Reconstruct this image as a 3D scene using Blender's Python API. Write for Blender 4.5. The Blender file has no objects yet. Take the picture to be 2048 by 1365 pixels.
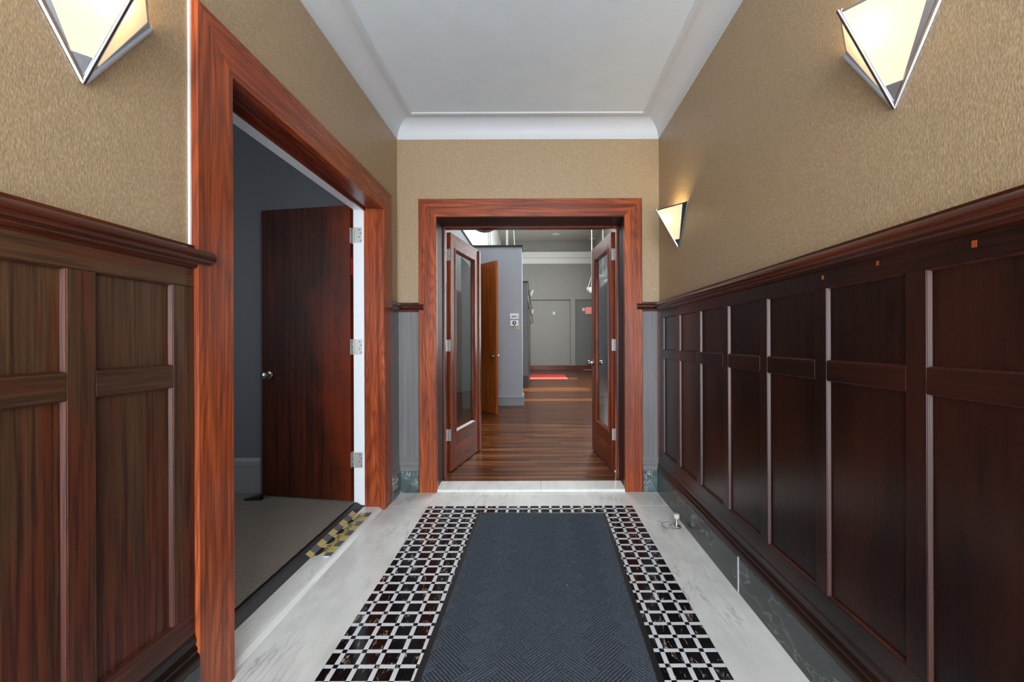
import bpy, bmesh, math, random
import numpy as np
from mathutils import Vector, Matrix
random.seed(7)
R = math.radians
scn = bpy.context.scene
COL = scn.collection

# ------------------------------------------------------------------ camera
cam_d = bpy.data.cameras.new('camera')
cam = bpy.data.objects.new('camera', cam_d); COL.objects.link(cam)
cam.location = (0, 0, 1.2)
cam.rotation_euler = (R(90), R(0.2), 0)
cam_d.sensor_width = 36.0
cam_d.lens = 36.0 * 835 / 2048
cam_d.shift_x = -48 / 2048
cam_d.clip_start = 0.02
scn.camera = cam
# ------------------------------------------------------------------ light
world = bpy.data.worlds.new('world'); scn.world = world; world.use_nodes = True
bg = world.node_tree.nodes['Background']
bg.inputs[0].default_value = (0.80, 0.90, 1.0, 1); bg.inputs[1].default_value = 1.6

def area(name, loc, rot, sx, sy, power, col):
    l = bpy.data.lights.new(name, 'AREA'); l.shape = 'RECTANGLE'; l.size = sx; l.size_y = sy
    l.energy = power; l.color = col
    o = bpy.data.objects.new(name, l); COL.objects.link(o); o.location = loc; o.rotation_euler = rot
    return o
sun_d = bpy.data.lights.new('sun', 'SUN'); sun_d.energy = 16; sun_d.angle = R(0.7); sun_d.color = (1.0, 0.93, 0.82)
sun = bpy.data.objects.new('sun', sun_d); COL.objects.link(sun)
sun.rotation_euler = Vector((-1.0, 0.0, -0.66)).to_track_quat('-Z', 'Y').to_euler()
area('entrance_daylight', (-0.06, -1.88, 1.35), (R(90), 0, 0), 1.9, 2.5, 100, (0.88, 0.94, 1.0))
area('hall_ceiling_fill', (0.5, 8.6, 5.24), (0, 0, 0), 2.6, 8.5, 200, (0.95, 0.98, 1.0))  # added fill lamp under the solid ceiling; no skylight there
area('hall_side_fill', (2.36, 11.8, 2.6), (R(90), 0, R(90)), 3.6, 3.2, 115, (0.95, 0.98, 1.0))  # added fill lamp inside the right wall, brightens ceiling and cornice
area('side_room_fill', (-3.2, 0.5, 1.8), (R(90), 0, R(-40)), 1.2, 1.5, 11, (0.85, 0.92, 1.0))  # added unseen fill lamp for the dark side room
scn.view_settings.view_transform = 'Standard'
scn.view_settings.look = 'None'
scn.view_settings.gamma = 1
scn.view_settings.use_curve_mapping = False
scn.view_settings.exposure = 1.0

# ------------------------------------------------------------------ materials
def lin(c):
    return tuple(((v/255)/12.92 if v/255 <= 0.04045 else ((v/255+0.055)/1.055)**2.4) for v in c) + (1,)
class NT:
    def __init__(s, name):
        s.m = bpy.data.materials.new(name); s.m.use_nodes = True
        s.t = s.m.node_tree; s.b = s.t.nodes['Principled BSDF']; s.out = s.t.nodes['Material Output']
    def n(s, typ, **kw):
        nd = s.t.nodes.new(typ)
        for k, v in kw.items():
            if k.startswith('_'): setattr(nd, k[1:], v)
            else:
                key = int(k[1:]) if k[0] == 'i' and k[1:].isdigit() else k.replace('__', ' ')
                if hasattr(v, 'is_linked') or isinstance(v, bpy.types.NodeSocket): s.t.links.new(v, nd.inputs[key])
                else: nd.inputs[key].default_value = v
        return nd
    def math(s, op, a, b=None, c=None):
        nd = s.t.nodes.new('ShaderNodeMath'); nd.operation = op
        for i, v in enumerate((a, b, c)):
            if v is None: continue
            if isinstance(v, bpy.types.NodeSocket): s.t.links.new(v, nd.inputs[i])
            else: nd.inputs[i].default_value = v
        return nd.outputs[0]
    def coord(s, scale, kind='Object', rot=(0,0,0)):
        if kind == 'pos': src = s.n('ShaderNodeNewGeometry').outputs['Position']
        else: src = s.n('ShaderNodeTexCoord').outputs['Object']
        mp = s.n('ShaderNodeMapping', i0=src); mp.inputs['Scale'].default_value = scale
        mp.inputs['Rotation'].default_value = rot
        return mp.outputs[0]
    def noise(s, vec, scale=1, detail=4, rough=0.5, dist=0):
        nd = s.n('ShaderNodeTexNoise', Vector=vec, Scale=scale, Detail=detail, Roughness=rough, Distortion=dist)
        return nd.outputs[0]
    def ramp(s, fac, stops, interp='LINEAR'):
        nd = s.t.nodes.new('ShaderNodeValToRGB'); s.t.links.new(fac, nd.inputs[0])
        r = nd.color_ramp; r.interpolation = interp
        while len(r.elements) < len(stops): r.elements.new(0.5)
        for e, (p, c) in zip(r.elements, stops):
            e.position = p; e.color = c if len(c) == 4 else lin(c)
        return nd.outputs[0]
    def mix(s, fac, a, b, mode='MIX'):
        nd = s.t.nodes.new('ShaderNodeMix'); nd.data_type = 'RGBA'; nd.blend_type = mode
        for i, v in ((0, fac), (6, a), (7, b)):
            if isinstance(v, bpy.types.NodeSocket): s.t.links.new(v, nd.inputs[i])
            else: nd.inputs[i].default_value = v
        return nd.outputs[2]
    def set(s, **kw):
        for k, v in kw.items():
            k = k.replace('__', ' ')
            if isinstance(v, bpy.types.NodeSocket): s.t.links.new(v, s.b.inputs[k])
            else: s.b.inputs[k].default_value = v
        return s
    def bump(s, h, strength=0.2, dist=0.002):
        nd = s.n('ShaderNodeBump', Strength=strength, Distance=dist, Height=h)
        s.t.links.new(nd.outputs[0], s.b.inputs['Normal']); return s

def plain(name, c, rough=0.5, metal=0, spec=0.5, var=0.0):
    m = NT(name)
    if var:
        f = m.noise(m.coord((3, 3, 3)), 2.0, 5)
        a = lin(c); b = tuple(v*(1-var) for v in a[:3]) + (1,)
        m.set(Base__Color=m.ramp(f, [(0.3, b), (0.7, a)]))
    else: m.set(Base__Color=lin(c))
    m.set(Roughness=rough, Metallic=metal, Specular__IOR__Level=spec)
    return m.m

_wood = {}
def wood(kind, axis):
    key = (kind, axis)
    if key in _wood: return _wood[key]
    P = {  # light, mid, dark, cathedral strength, roughness, spec
        'casing': ((190, 92, 44), (158, 68, 31), (84, 34, 19), 0.6, 0.30, 0.4),
        'jamb':   ((150, 62, 34), (118, 44, 26), (66, 24, 15), 0.4, 0.25, 0.5),
        'wain':   ((42, 19, 12), (28, 13, 9), (15, 8, 6), 0.3, 0.28, 0.42),
        'wainp':  ((36, 16, 10), (24, 11, 8), (13, 7, 5), 0.2, 0.26, 0.42),
        'brown':  ((86, 60, 36), (74, 48, 29), (50, 30, 19), 0.15, 0.42, 0.35),
        'rail':   ((92, 40, 20), (64, 27, 15), (34, 15, 9), 0.2, 0.24, 0.45),
        'bead':   ((84, 36, 24), (62, 27, 19), (34, 15, 11), 0.1, 0.42, 0.45),
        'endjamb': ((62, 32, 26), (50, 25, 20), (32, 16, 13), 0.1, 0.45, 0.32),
        'leaf':   ((158, 68, 26), (124, 48, 18), (64, 24, 11), 0.25, 0.25, 0.5),
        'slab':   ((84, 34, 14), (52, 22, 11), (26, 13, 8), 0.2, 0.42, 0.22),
        'orange': ((206, 112, 46), (182, 92, 34), (120, 54, 20), 0.2, 0.35, 0.4),
        'grey':   ((122, 120, 121), (113, 111, 112), (99, 97, 98), 0.1, 0.38, 0.45),
        'dark':   ((52, 26, 20), (40, 20, 16), (24, 12, 10), 0.1, 0.35, 0.5),
    }[kind]
    light, mid, dark, cath, rough, spec = P
    m = NT('wood_' + kind + '_' + axis)
    def sc(across, along):
        return tuple(along if a == axis else across for a in 'xyz')
    # broad tone
    b = m.noise(m.coord(sc(3.0, 0.7)), 1.6, 3)
    # cathedral contour lines
    c1 = m.noise(m.coord(sc(6.0, 0.55)), 1.3, 1.5, 0.4)
    s1 = m.math('SINE', m.math('MULTIPLY', c1, 115.0))
    s1 = m.math('POWER', m.math('ADD', m.math('MULTIPLY', s1, 0.5), 0.5), 2.2)
    # pores
    p = m.noise(m.coord(sc(230, 4)), 1.0, 3, 0.6)
    st = m.noise(m.coord(sc(38, 0.9)), 1.0, 3, 0.6)
    base = m.ramp(b, [(0.32, mid), (0.62, light)])
    base = m.mix(m.ramp(st, [(0.38, (0,0,0,1)), (0.75, (1,1,1,1))]), base, lin(dark))
    base = m.mix(m.math('MULTIPLY', s1, cath*0.8), base, lin(dark))
    pf = m.math('MULTIPLY', m.ramp(p, [(0.48, (0,0,0,1)), (0.62, (1,1,1,1))]), 0.65)
    base = m.mix(pf, base, lin(dark))
    if kind in ('wain', 'wainp'):
        big = m.noise(m.coord(sc(2.2, 1.1)), 1.0, 5, 0.6)
        base = m.mix(m.math('MULTIPLY', m.ramp(big, [(0.45, (0,0,0,1)), (0.7, (1,1,1,1))]), 0.65), base, lin((62, 25, 13)))
        scr = m.noise(m.coord((60, 60, 60)), 1.0, 2, 0.5)
        base = m.mix(m.ramp(scr, [(0.80, (0,0,0,1)), (0.83, (1,1,1,1))]), base, lin((90, 52, 34)))
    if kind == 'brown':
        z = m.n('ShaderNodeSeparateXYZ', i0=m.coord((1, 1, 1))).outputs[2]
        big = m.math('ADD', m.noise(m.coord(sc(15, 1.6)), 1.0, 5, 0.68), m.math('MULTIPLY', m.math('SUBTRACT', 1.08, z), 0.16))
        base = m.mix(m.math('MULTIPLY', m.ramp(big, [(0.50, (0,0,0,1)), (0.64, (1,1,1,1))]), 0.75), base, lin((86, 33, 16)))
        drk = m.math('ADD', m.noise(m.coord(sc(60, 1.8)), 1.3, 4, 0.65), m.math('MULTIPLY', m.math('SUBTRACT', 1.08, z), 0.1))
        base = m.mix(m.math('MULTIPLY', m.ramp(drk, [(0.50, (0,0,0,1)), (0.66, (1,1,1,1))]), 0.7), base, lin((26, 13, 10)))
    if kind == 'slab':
        big = m.noise(m.coord((1.2, 1.2, 0.6)), 1.5, 4, 0.6)  # redder toward the hinge: reflected light and stain put into the colour
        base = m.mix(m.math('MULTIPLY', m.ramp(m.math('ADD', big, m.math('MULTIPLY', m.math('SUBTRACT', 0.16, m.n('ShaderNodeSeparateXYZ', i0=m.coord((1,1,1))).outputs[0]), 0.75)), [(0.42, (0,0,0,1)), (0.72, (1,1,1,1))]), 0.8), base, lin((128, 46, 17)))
    m.set(Base__Color=base, Roughness=rough, Specular__IOR__Level=spec)
    m.bump(m.math('ADD', m.math('MULTIPLY', pf, -1.0), m.math('MULTIPLY', st, 0.3)), 0.25, 0.0006)
    _wood[key] = m.m
    return m.m

def wallpaper():
    m = NT('woven_wallpaper')
    f = m.noise(m.coord((210, 210, 100), rot=(R(16), R(14), 0)), 1.0, 3, 0.6)
    f2 = m.noise(m.coord((330, 330, 110)), 1.0, 2, 0.5)
    f3 = m.noise(m.coord((1.2, 1.2, 1.2)), 1.0, 2, 0.5)
    h = m.math('ADD', f, m.math('MULTIPLY', f2, 0.5))
    c = m.ramp(f, [(0.33, (144, 121, 92)), (0.52, (160, 137, 106)), (0.7, (180, 158, 127))])
    c = m.mix(m.math('MULTIPLY', f3, 0.18), c, lin((150, 118, 80)))
    m.set(Base__Color=c, Roughness=0.46, Specular__IOR__Level=0.55)
    m.bump(h, 0.75, 0.0014)
    return m.m

def marble(name, base, base2, vein, scale=1.0, amt=0.5, width=0.02, rough=0.16, rot=0.6, kind='Object', grime=0.0):
    m = NT(name)
    v = m.coord((1*scale, 1*scale, 1*scale), kind, (0, 0, rot))
    c = m.noise(v, 2.2, 6, 0.6)
    col = m.ramp(c, [(0.3, base2), (0.65, base)])
    v2 = m.coord((2.0*scale, 0.45*scale, 1.2*scale), kind, (0, 0, rot))
    r1 = m.noise(v2, 2.6, 7, 0.62, 0.5)
    ridge = m.math('ABSOLUTE', m.math('SUBTRACT', r1, 0.5))
    vf = m.ramp(ridge, [(0.0, (1,1,1,1)), (width, (0,0,0,1))])
    msk = m.ramp(m.noise(v, 3.4 if 'gold' in name else 1.4, 3), [(0.42 if 'gold' not in name else 0.5, (0,0,0,1)), (0.62 if 'gold' not in name else 0.57, (1,1,1,1))])
    col = m.mix(m.math('MULTIPLY', m.math('MULTIPLY', vf, msk), amt), col, lin(vein))
    if grime:
        fs = m.noise(m.coord((16, 3.4, 12), kind, (0, 0, rot*0.9)), 1.0, 5, 0.65)
        col = m.mix(m.math('MULTIPLY', m.ramp(fs, [(0.46, (0,0,0,1)), (0.74, (1,1,1,1))]), 0.2), col, lin((150, 148, 143)))
        g = m.noise(m.coord((60*scale,)*3, kind), 1.0, 3, 0.7)
        col = m.mix(m.ramp(g, [(0.72, (0,0,0,1)), (0.78, (grime,)*3 + (1,))]), col, lin((90, 86, 78)))
    m.set(Base__Color=col, Roughness=rough, Specular__IOR__Level=0.25 if 'gold' in name else 0.5)
    return m.m

def weave(name, c1, c2, s=160):
    m = NT(name)
    w1 = m.n('ShaderNodeTexWave', Vector=m.coord((1,1,1), rot=(0,0,R(8))), Scale=s/6.28*1.0, Distortion=1.5, Detail=1)
    w1.bands_direction = 'X'
    w2 = m.n('ShaderNodeTexWave', Vector=m.coord((1,1,1), rot=(0,0,R(8))), Scale=s/6.28*1.0, Distortion=1.5, Detail=1)
    w2.bands_direction = 'Y'
    h = m.math('MULTIPLY', w1.outputs[1], w2.outputs[1])
    h = m.math('POWER', h, 0.6)
    n = m.noise(m.coord((220,220,220)), 1.0, 2)
    c = m.ramp(m.math('ADD', m.math('MULTIPLY', h, 0.7), m.math('MULTIPLY', n, 0.4)), [(0.2, c1), (0.75, c2)])
    m.set(Base__Color=c, Roughness=0.95, Specular__IOR__Level=0.1).bump(h, 0.8, 0.003)
    return m.m

def heather(name, c1, c2, c3):
    m = NT(name)
    n = m.noise(m.coord((300, 300, 300)), 1.0, 3, 0.7)
    g = m.noise(m.coord((900, 900, 900)), 1.0, 1, 0.5)
    c = m.ramp(n, [(0.3, c1), (0.62, c2), (0.8, c3)])
    m.set(Base__Color=c, Roughness=0.95, Specular__IOR__Level=0.08)
    m.bump(g, 0.6, 0.002)
    return m.m

def emis(name, c, strength):
    m = NT(name); m.set(Base__Color=lin(c), Emission__Color=lin(c), Emission__Strength=strength, Roughness=0.4)
    return m.m

def thin_glass(name, tint=(235, 240, 240)):
    m = NT(name); t = m.t
    tr = t.nodes.new('ShaderNodeBsdfTransparent'); tr.inputs[0].default_value = lin(tint)
    gl = t.nodes.new('ShaderNodeBsdfGlossy'); gl.inputs['Roughness'].default_value = 0.02
    fr = t.nodes.new('ShaderNodeFresnel'); bf = t.nodes.new('ShaderNodeNewGeometry').outputs['Backfacing']
    t.links.new(m.math('SUBTRACT', 1.5, m.math('MULTIPLY', bf, 1.5-1/1.5)), fr.inputs[0])
    mx = t.nodes.new('ShaderNodeMixShader')
    t.links.new(fr.outputs[0], mx.inputs[0]); t.links.new(tr.outputs[0], mx.inputs[1]); t.links.new(gl.outputs[0], mx.inputs[2])
    t.links.new(mx.outputs[0], m.out.inputs[0])
    return m.m

def lamp_glass():
    m = NT('frosted_lamp_glass'); t = m.t
    tl = t.nodes.new('ShaderNodeBsdfTranslucent'); tl.inputs[0].default_value = (0.42, 0.38, 0.30, 1)
    df = t.nodes.new('ShaderNodeBsdfDiffuse'); df.inputs[0].default_value = (0.85, 0.78, 0.6, 1)
    gl = t.nodes.new('ShaderNodeBsdfGlossy'); gl.inputs['Roughness'].default_value = 0.15
    m1 = t.nodes.new('ShaderNodeMixShader'); m1.inputs[0].default_value = 0.3
    t.links.new(tl.outputs[0], m1.inputs[1]); t.links.new(df.outputs[0], m1.inputs[2])
    m2 = t.nodes.new('ShaderNodeMixShader'); m2.inputs[0].default_value = 0.04
    t.links.new(m1.outputs[0], m2.inputs[1]); t.links.new(gl.outputs[0], m2.inputs[2])
    em = t.nodes.new('ShaderNodeEmission'); em.inputs[0].default_value = (1.0, 0.88, 0.66, 1); em.inputs[1].default_value = 0.2
    ad = t.nodes.new('ShaderNodeAddShader')
    t.links.new(m2.outputs[0], ad.inputs[0]); t.links.new(em.outputs[0], ad.inputs[1])
    t.links.new(ad.outputs[0], m.out.inputs[0])
    return m.m

M = dict(
    paper=wallpaper(),
    ceil=plain('ceiling_paint', (211, 221, 230), 0.55, var=0.05),
    crown=plain('crown_paint', (197, 200, 205), 0.5, var=0.03),
    marble=marble('white_marble', (226, 226, 221), (198, 198, 194), (120, 119, 117), 1.0, 0.6, 0.018, 0.24, 0.25, grime=0.7),
    sill=marble('threshold_marble', (230, 230, 226), (212, 212, 208), (150, 150, 148), 1.3, 0.4, 0.02, 0.25, 1.2, grime=0.4),
    green=marble('green_black_marble', (50, 56, 55), (34, 39, 38), (150, 160, 156), 2.6, 0.6, 0.012, 0.17, 0.9, kind='pos'),
    greenv=marble('veined_green_marble', (92, 108, 108), (50, 62, 62), (214, 222, 220), 5.0, 0.9, 0.05, 0.2, 2.1, kind='pos'),
    black=marble('black_gold_marble', (20, 17, 19), (11, 10, 11), (232, 214, 186), 4.2, 1.0, 0.008, 0.10, 0.3, kind='pos'),
    white=plain('white_stone_strip', (214, 217, 220), 0.2, var=0.12),
    bed=plain('mortar_bed', (96, 94, 92), 0.8),
    caulk=plain('white_caulk', (225, 228, 232), 0.6),
    grout=plain('grey_joint', (140, 138, 134), 0.8),
    sgrey=plain('side_room_grey_paint', (96, 99, 104), 0.6),
    sbase=plain('side_room_grey_trim', (128, 131, 136), 0.45),
    wjamb=plain('white_jamb_paint', (232, 236, 240), 0.35),
    hgrey=plain('hall_grey_paint', (148, 153, 161), 0.55, var=0.04),
    hwarm=plain('hall_warm_grey_paint', (150, 149, 143), 0.55, var=0.05),
    hwarm2=plain('hall_darker_grey_paint', (112, 113, 110), 0.55),
    hceil=plain('hall_ceiling_paint', (178, 178, 168), 0.6),
    white_paint=plain('hall_white_paint', (230, 231, 228), 0.5),
    blackp=plain('black_paint', (22, 20, 20), 0.4),
    dgrey=plain('dark_grey_paint', (74, 74, 76), 0.5),
    rubber=plain('black_rubber', (17, 17, 19), 0.5),
    chrome=plain('polished_chrome', (184, 188, 198), 0.24, 1.0),
    nickel=plain('satin_nickel', (200, 198, 192), 0.3, 1.0),
    hinge=plain('hinge_steel', (212, 212, 208), 0.42, 0.75),
    screw=plain('screw_head', (60, 60, 58), 0.4, 0.6),
    carpet=weave('side_room_carpet', (76, 71, 66), (184, 174, 162), 165),
    mat=heather('mat_pile', (36, 40, 46), (84, 91, 100), (146, 154, 164)),
    yellow=plain('yellow_tape', (198, 180, 108), 0.5, var=0.15),
    tgrey=plain('grey_tape', (92, 96, 104), 0.5, var=0.1),
    ink=plain('black_ink', (22, 20, 20), 0.6),
    red=plain('red_label', (196, 40, 30), 0.5),
    rug=plain('red_rug', (190, 52, 42), 0.9, var=0.2),
    glass=thin_glass('clear_glass'),
    lglass=lamp_glass(),
    bulb=emis('warm_bulb', (255, 224, 170), 108),
    exit=emis('exit_sign_red', (255, 70, 45), 0.35),
    exitb=plain('exit_sign_housing', (214, 190, 180), 0.5),
    wplast=plain('white_plastic', (226, 228, 228), 0.4),
    lcd=plain('grey_display', (120, 132, 128), 0.3),
    green_tape=plain('green_masking_tape', (168, 190, 120), 0.6),
    bowlg=plain('frosted_bowl_grey', (150, 146, 138), 0.4),
    bowlw=plain('white_glass_bowl', (232, 232, 228), 0.3),
    iron=plain('dark_iron', (30, 26, 24), 0.45, 0.4),
    cable=plain('pale_cable', (200, 200, 192), 0.5),
    dkcable=plain('grey_cable', (110, 110, 106), 0.5),
    plug=plain('orange_wood_filler', (168, 76, 30), 0.45, var=0.4),
    ground=plain('outside_ground', (120, 118, 112), 0.9),
)
def oak_floor():
    m = NT('oak_floor')
    oi = m.n('ShaderNodeObjectInfo').outputs['Random']
    b = m.noise(m.coord((0.9, 17.5, 1), 'pos'), 1.0, 2, 0.5)
    g = m.noise(m.coord((7, 160, 10), 'pos'), 1.0, 4, 0.6)
    f = m.math('ADD', m.math('MULTIPLY', b, 0.75), m.math('MULTIPLY', oi, 0.25))
    c = m.ramp(f, [(0.3, (58, 29, 12)), (0.5, (96, 53, 24)), (0.7, (140, 84, 42))])
    c = m.mix(m.math('MULTIPLY', m.ramp(g, [(0.45, (0,0,0,1)), (0.7, (1,1,1,1))]), 0.45), c, lin((50, 26, 12)))
    m.set(Base__Color=c, Roughness=0.28, Specular__IOR__Level=0.14).bump(g, 0.15, 0.0005)
    return m.m
M['oak'] = oak_floor()

# ------------------------------------------------------------------ mesh helpers
class MB:
    def __init__(s): s.v = []; s.f = []; s.mi = []; s.mats = []
    def _m(s, mat):
        if mat is None: return 0
        if mat not in s.mats: s.mats.append(mat)
        return s.mats.index(mat)
    def add(s, vs, fs, mat=None):
        k = len(s.v); s.v += [tuple(v) for v in vs]; mi = s._m(mat)
        for f in fs: s.f.append(tuple(i + k for i in f)); s.mi.append(mi)
        return s
    def box(s, x0, x1, y0, y1, z0, z1, mat=None):
        x0, x1 = min(x0,x1), max(x0,x1); y0, y1 = min(y0,y1), max(y0,y1); z0, z1 = min(z0,z1), max(z0,z1)
        return s.add([(x0,y0,z0),(x1,y0,z0),(x1,y1,z0),(x0,y1,z0),(x0,y0,z1),(x1,y0,z1),(x1,y1,z1),(x0,y1,z1)],
                     [(3,2,1,0),(4,5,6,7),(0,1,5,4),(1,2,6,5),(2,3,7,6),(3,0,4,7)], mat)
    def prism(s, prof, fn, a, b, mat=None, fa=None, fb=None):
        """prof: list of (p,q); fn(p,q,t)->xyz ; extruded from t=a to b. fa/fb shift the end by a function of (p,q) for mitres"""
        n = len(prof); vs = []
        for t, g in ((a, fa), (b, fb)):
            for p, q in prof: vs.append(fn(p, q, t + (g(p, q) if g else 0)))
        fs = [tuple(range(n))[::-1], tuple(range(n, 2*n))] + [(i, (i+1) % n, n + (i+1) % n, n + i) for i in range(n)]
        return s.add(vs, fs, mat)
    def slab(s, pts, nrm, th, mat=None):
        """polygon given thickness th along -nrm"""
        n = len(pts); d = Vector(nrm).normalized() * th
        vs = [Vector(p) for p in pts] + [Vector(p) - d for p in pts]
        fs = [tuple(range(n)), tuple(range(n, 2*n))[::-1]] + [(i, i+n, (i+1) % n + n, (i+1) % n) for i in range(n)]
        return s.add(vs, fs, mat)
    def tube(s, pts, r, seg=10, mat=None, cap=True):
        pts = [Vector(p) for p in pts]; vs = []; n = len(pts)
        rr = r if isinstance(r, (list, tuple)) else [r]*n
        prev = None
        for i, p in enumerate(pts):
            d = (pts[min(i+1, n-1)] - pts[max(i-1, 0)]).normalized()
            u = (prev - d*prev.dot(d)) if prev is not None else d.orthogonal()
            u.normalize(); prev = u; w = d.cross(u)
            for k in range(seg):
                a = 2*math.pi*k/seg
                vs.append(p + (u*math.cos(a) + w*math.sin(a))*rr[i])
        fs = [(i*seg+k, i*seg+(k+1) % seg, (i+1)*seg+(k+1) % seg, (i+1)*seg+k) for i in range(n-1) for k in range(seg)]
        if cap: fs += [tuple(range(seg))[::-1], tuple(range((n-1)*seg, n*seg))]
        return s.add(vs, fs, mat)
    def lathe(s, prof, org, axis, seg=24, mat=None):
        """prof: (r, h) list, revolved about axis dir from org"""
        d = Vector(axis).normalized(); u = d.orthogonal().normalized(); w = d.cross(u); o = Vector(org)
        vs = []
        for r, h in prof:
            for k in range(seg):
                a = 2*math.pi*k/seg; vs.append(o + d*h + (u*math.cos(a) + w*math.sin(a))*max(r, 1e-5))
        n = len(prof)
        fs = [(i*seg+k, i*seg+(k+1) % seg, (i+1)*seg+(k+1) % seg, (i+1)*seg+k) for i in range(n-1) for k in range(seg)]
        return s.add(vs, fs, mat)
    def mesh(s, name, mat=None, smooth=False):
        me = bpy.data.meshes.new(name); me.from_pydata(s.v, [], s.f)
        mats = s.mats if s.mats else [mat]
        for m_ in mats: me.materials.append(m_)
        if s.mats: me.polygons.foreach_set('material_index', s.mi)
        bm = bmesh.new(); bm.from_mesh(me); bmesh.ops.recalc_face_normals(bm, faces=bm.faces); bm.to_mesh(me); bm.free()
        if smooth:
            me.polygons.foreach_set('use_smooth', [True]*len(me.polygons))
            try: me.set_sharp_from_angle(angle=R(35))
            except Exception: pass
        me.update(); return me

def link(name, me, parent=None, label=None, kind=None, bevel=0, base=None):
    o = bpy.data.objects.new(name, me); COL.objects.link(o)
    if parent is not None:
        o.parent = parent
        if not parent.get('_local'): o.location = -Vector(parent.get('_base', (0, 0, 0)))
    if label: o['label'] = label
    if kind: o['kind'] = kind
    if bevel:
        b = o.modifiers.new('bevel', 'BEVEL'); b.width = bevel; b.segments = 2; b.limit_method = 'ANGLE'; b.angle_limit = R(40)
        b.harden_normals = False
    return o
def part(name, mb, mat, parent, label=None, kind=None, bevel=0, smooth=False):
    o = link(name, mb.mesh(name, mat, smooth), parent, label, kind, bevel)
    if parent is not None and parent.type == 'MESH': o.location = (0, 0, 0)   # sub-part: shares its part's frame
    return o
def thing(name, label, cat, base=(0, 0, 0), group=None, kind=None, local=False, rotz=0):
    """Empty at the thing's base. local=False: part meshes are in world coordinates; local=True: in the empty's own frame"""
    o = bpy.data.objects.new(name, None); COL.objects.link(o)
    o.location = base; o.rotation_euler = (0, 0, rotz); o.empty_display_size = 0.1
    o['label'] = label; o['category'] = cat
    if group: o['group'] = group
    if kind: o['kind'] = kind
    o['_base'] = tuple(base); o['_local'] = 1 if local else 0
    return o
def single(name, mb, mat, label, cat, kind=None, group=None, bevel=0, smooth=False):
    o = link(name, mb.mesh(name, mat, smooth), None, label, kind, bevel); o['category'] = cat
    if group: o['group'] = group
    return o
S = 'structure'

# ------------------------------------------------------------------ dimensions
XL, XR, YE, YB = -1.105, 0.985, 3.334, -1.95     # vestibule walls
ZC, ZCR = 2.94, 2.809                            # ceiling, crown bottom
ZB, ZM, ZR0, ZR1 = 0.17, 0.27, 1.433, 1.508      # marble base top, moulding top, chair rail
OL0, OL1, OLZ = 1.494, 2.976, 2.145              # left doorway
OE0, OE1, OEZ = -0.797, 0.708, 2.186             # end doorway

# ================================================================== SETTING
# floor -------------------------------------------------------------
fl = thing('floor', 'white marble vestibule floor with a black and white tile field', 'floor', (0, 0, 0), kind=S)
part('base_slab', MB().box(XL-0.2, XR+0.1, YB, YE, -0.12, -0.006), M['bed'], fl)
SX0, SX1, SY1 = -0.787, 0.695, 3.036
g = 0.0012
def slabp(x0, x1, y0, y1, z1=0.0, lab=None):
    return part('marble_slab', MB().box(x0+g, x1-g, y0+g, y1-g, -0.006, z1), M['marble'], fl, lab, bevel=0.0008)
slabp(XL, SX0, 0.2, SY1); slabp(XL, SX0, YB, 0.2)
slabp(SX1, XR, 0.35, SY1); slabp(SX1, XR, YB, 0.35)
slabp(XL, XR, SY1, YE); slabp(SX0, SX1, YB, 0.35)
# mosaic of black squares, white strips and small black squares
px_, py_, dd = 0.0767, 0.076, 0.0185
XD = [-0.438 + px_*i for i in range(-4, 15)]
YD = [2.985 - py_*k for k in range(0, 35)]
def xcells():
    e = [(SX0, XD[0]-dd/2)]
    for a, b in zip(XD[:-1], XD[1:]): e.append((a+dd/2, b-dd/2))
    e.append((XD[-1]+dd/2, SX1)); return e
def ycells():
    e = [(YD[0]+dd/2, SY1)]
    for a, b in zip(YD[:-1], YD[1:]): e.append((b+dd/2, a-dd/2))
    return e
MX0, MX1, MY1, MY0 = -0.36, 0.41, 2.86, 1.05       # surely under the mat inside this box
def under(x, y): return MX0 < x < MX1 and MY0 < y < MY1
gj = 0.0006
def mk(name, w, h, mat):
    key = (name, round(w, 4), round(h, 4))
    if key not in mk.c:
        mk.c[key] = MB().box(-w/2, w/2, -h/2, h/2, -0.006, 0).mesh(name, mat)
    return mk.c[key]
mk.c = {}
rest = {'black': MB(), 'white': MB()}
nb = nw = 0
def put(name, x0, x1, y0, y1, near):
    global nb, nw
    x, y = (x0+x1)/2, (y0+y1)/2
    if under(x, y): return
    z = random.uniform(-0.0004, 0.0004)
    if near:
        o = link(name, mk(name, x1-x0-gj, y1-y0-gj, M['black'] if name == 'black_tile' else M['white']), fl)
        o.location = (x, y, z)
        if name == 'black_tile': nb += 1
        else: nw += 1
    else:
        rest['black' if name == 'black_tile' else 'white'].box(x0+gj/2, x1-gj/2, y0+gj/2, y1-gj/2, -0.006, z)
for y0, y1 in ycells():
    for x0, x1 in xcells(): put('black_tile', x0, x1, y0, y1, y0 > 1.36)
    for xd in XD: put('white_strip', xd-dd/2, xd+dd/2, y0, y1, 1.36 < y0 < 2.62)
dots = MB()
for yd in YD:
    for x0, x1 in xcells(): put('white_strip', x0, x1, yd-dd/2, yd+dd/2, 1.36 < yd < 2.62)
    for xd in XD:
        if not under(xd, yd): dots.box(xd-dd/2+gj/2, xd+dd/2-gj/2, yd-dd/2+gj/2, yd+dd/2-gj/2, -0.006, 0)
print('tiles', nb, nw)
part('small_black_square', dots, M['black'], fl, 'small black squares where the white strips cross', 'stuff')
part('black_tile_remainder', rest['black'], M['black'], fl, None, 'stuff')
part('white_strip_remainder', rest['white'], M['white'], fl, None, 'stuff')

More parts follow.
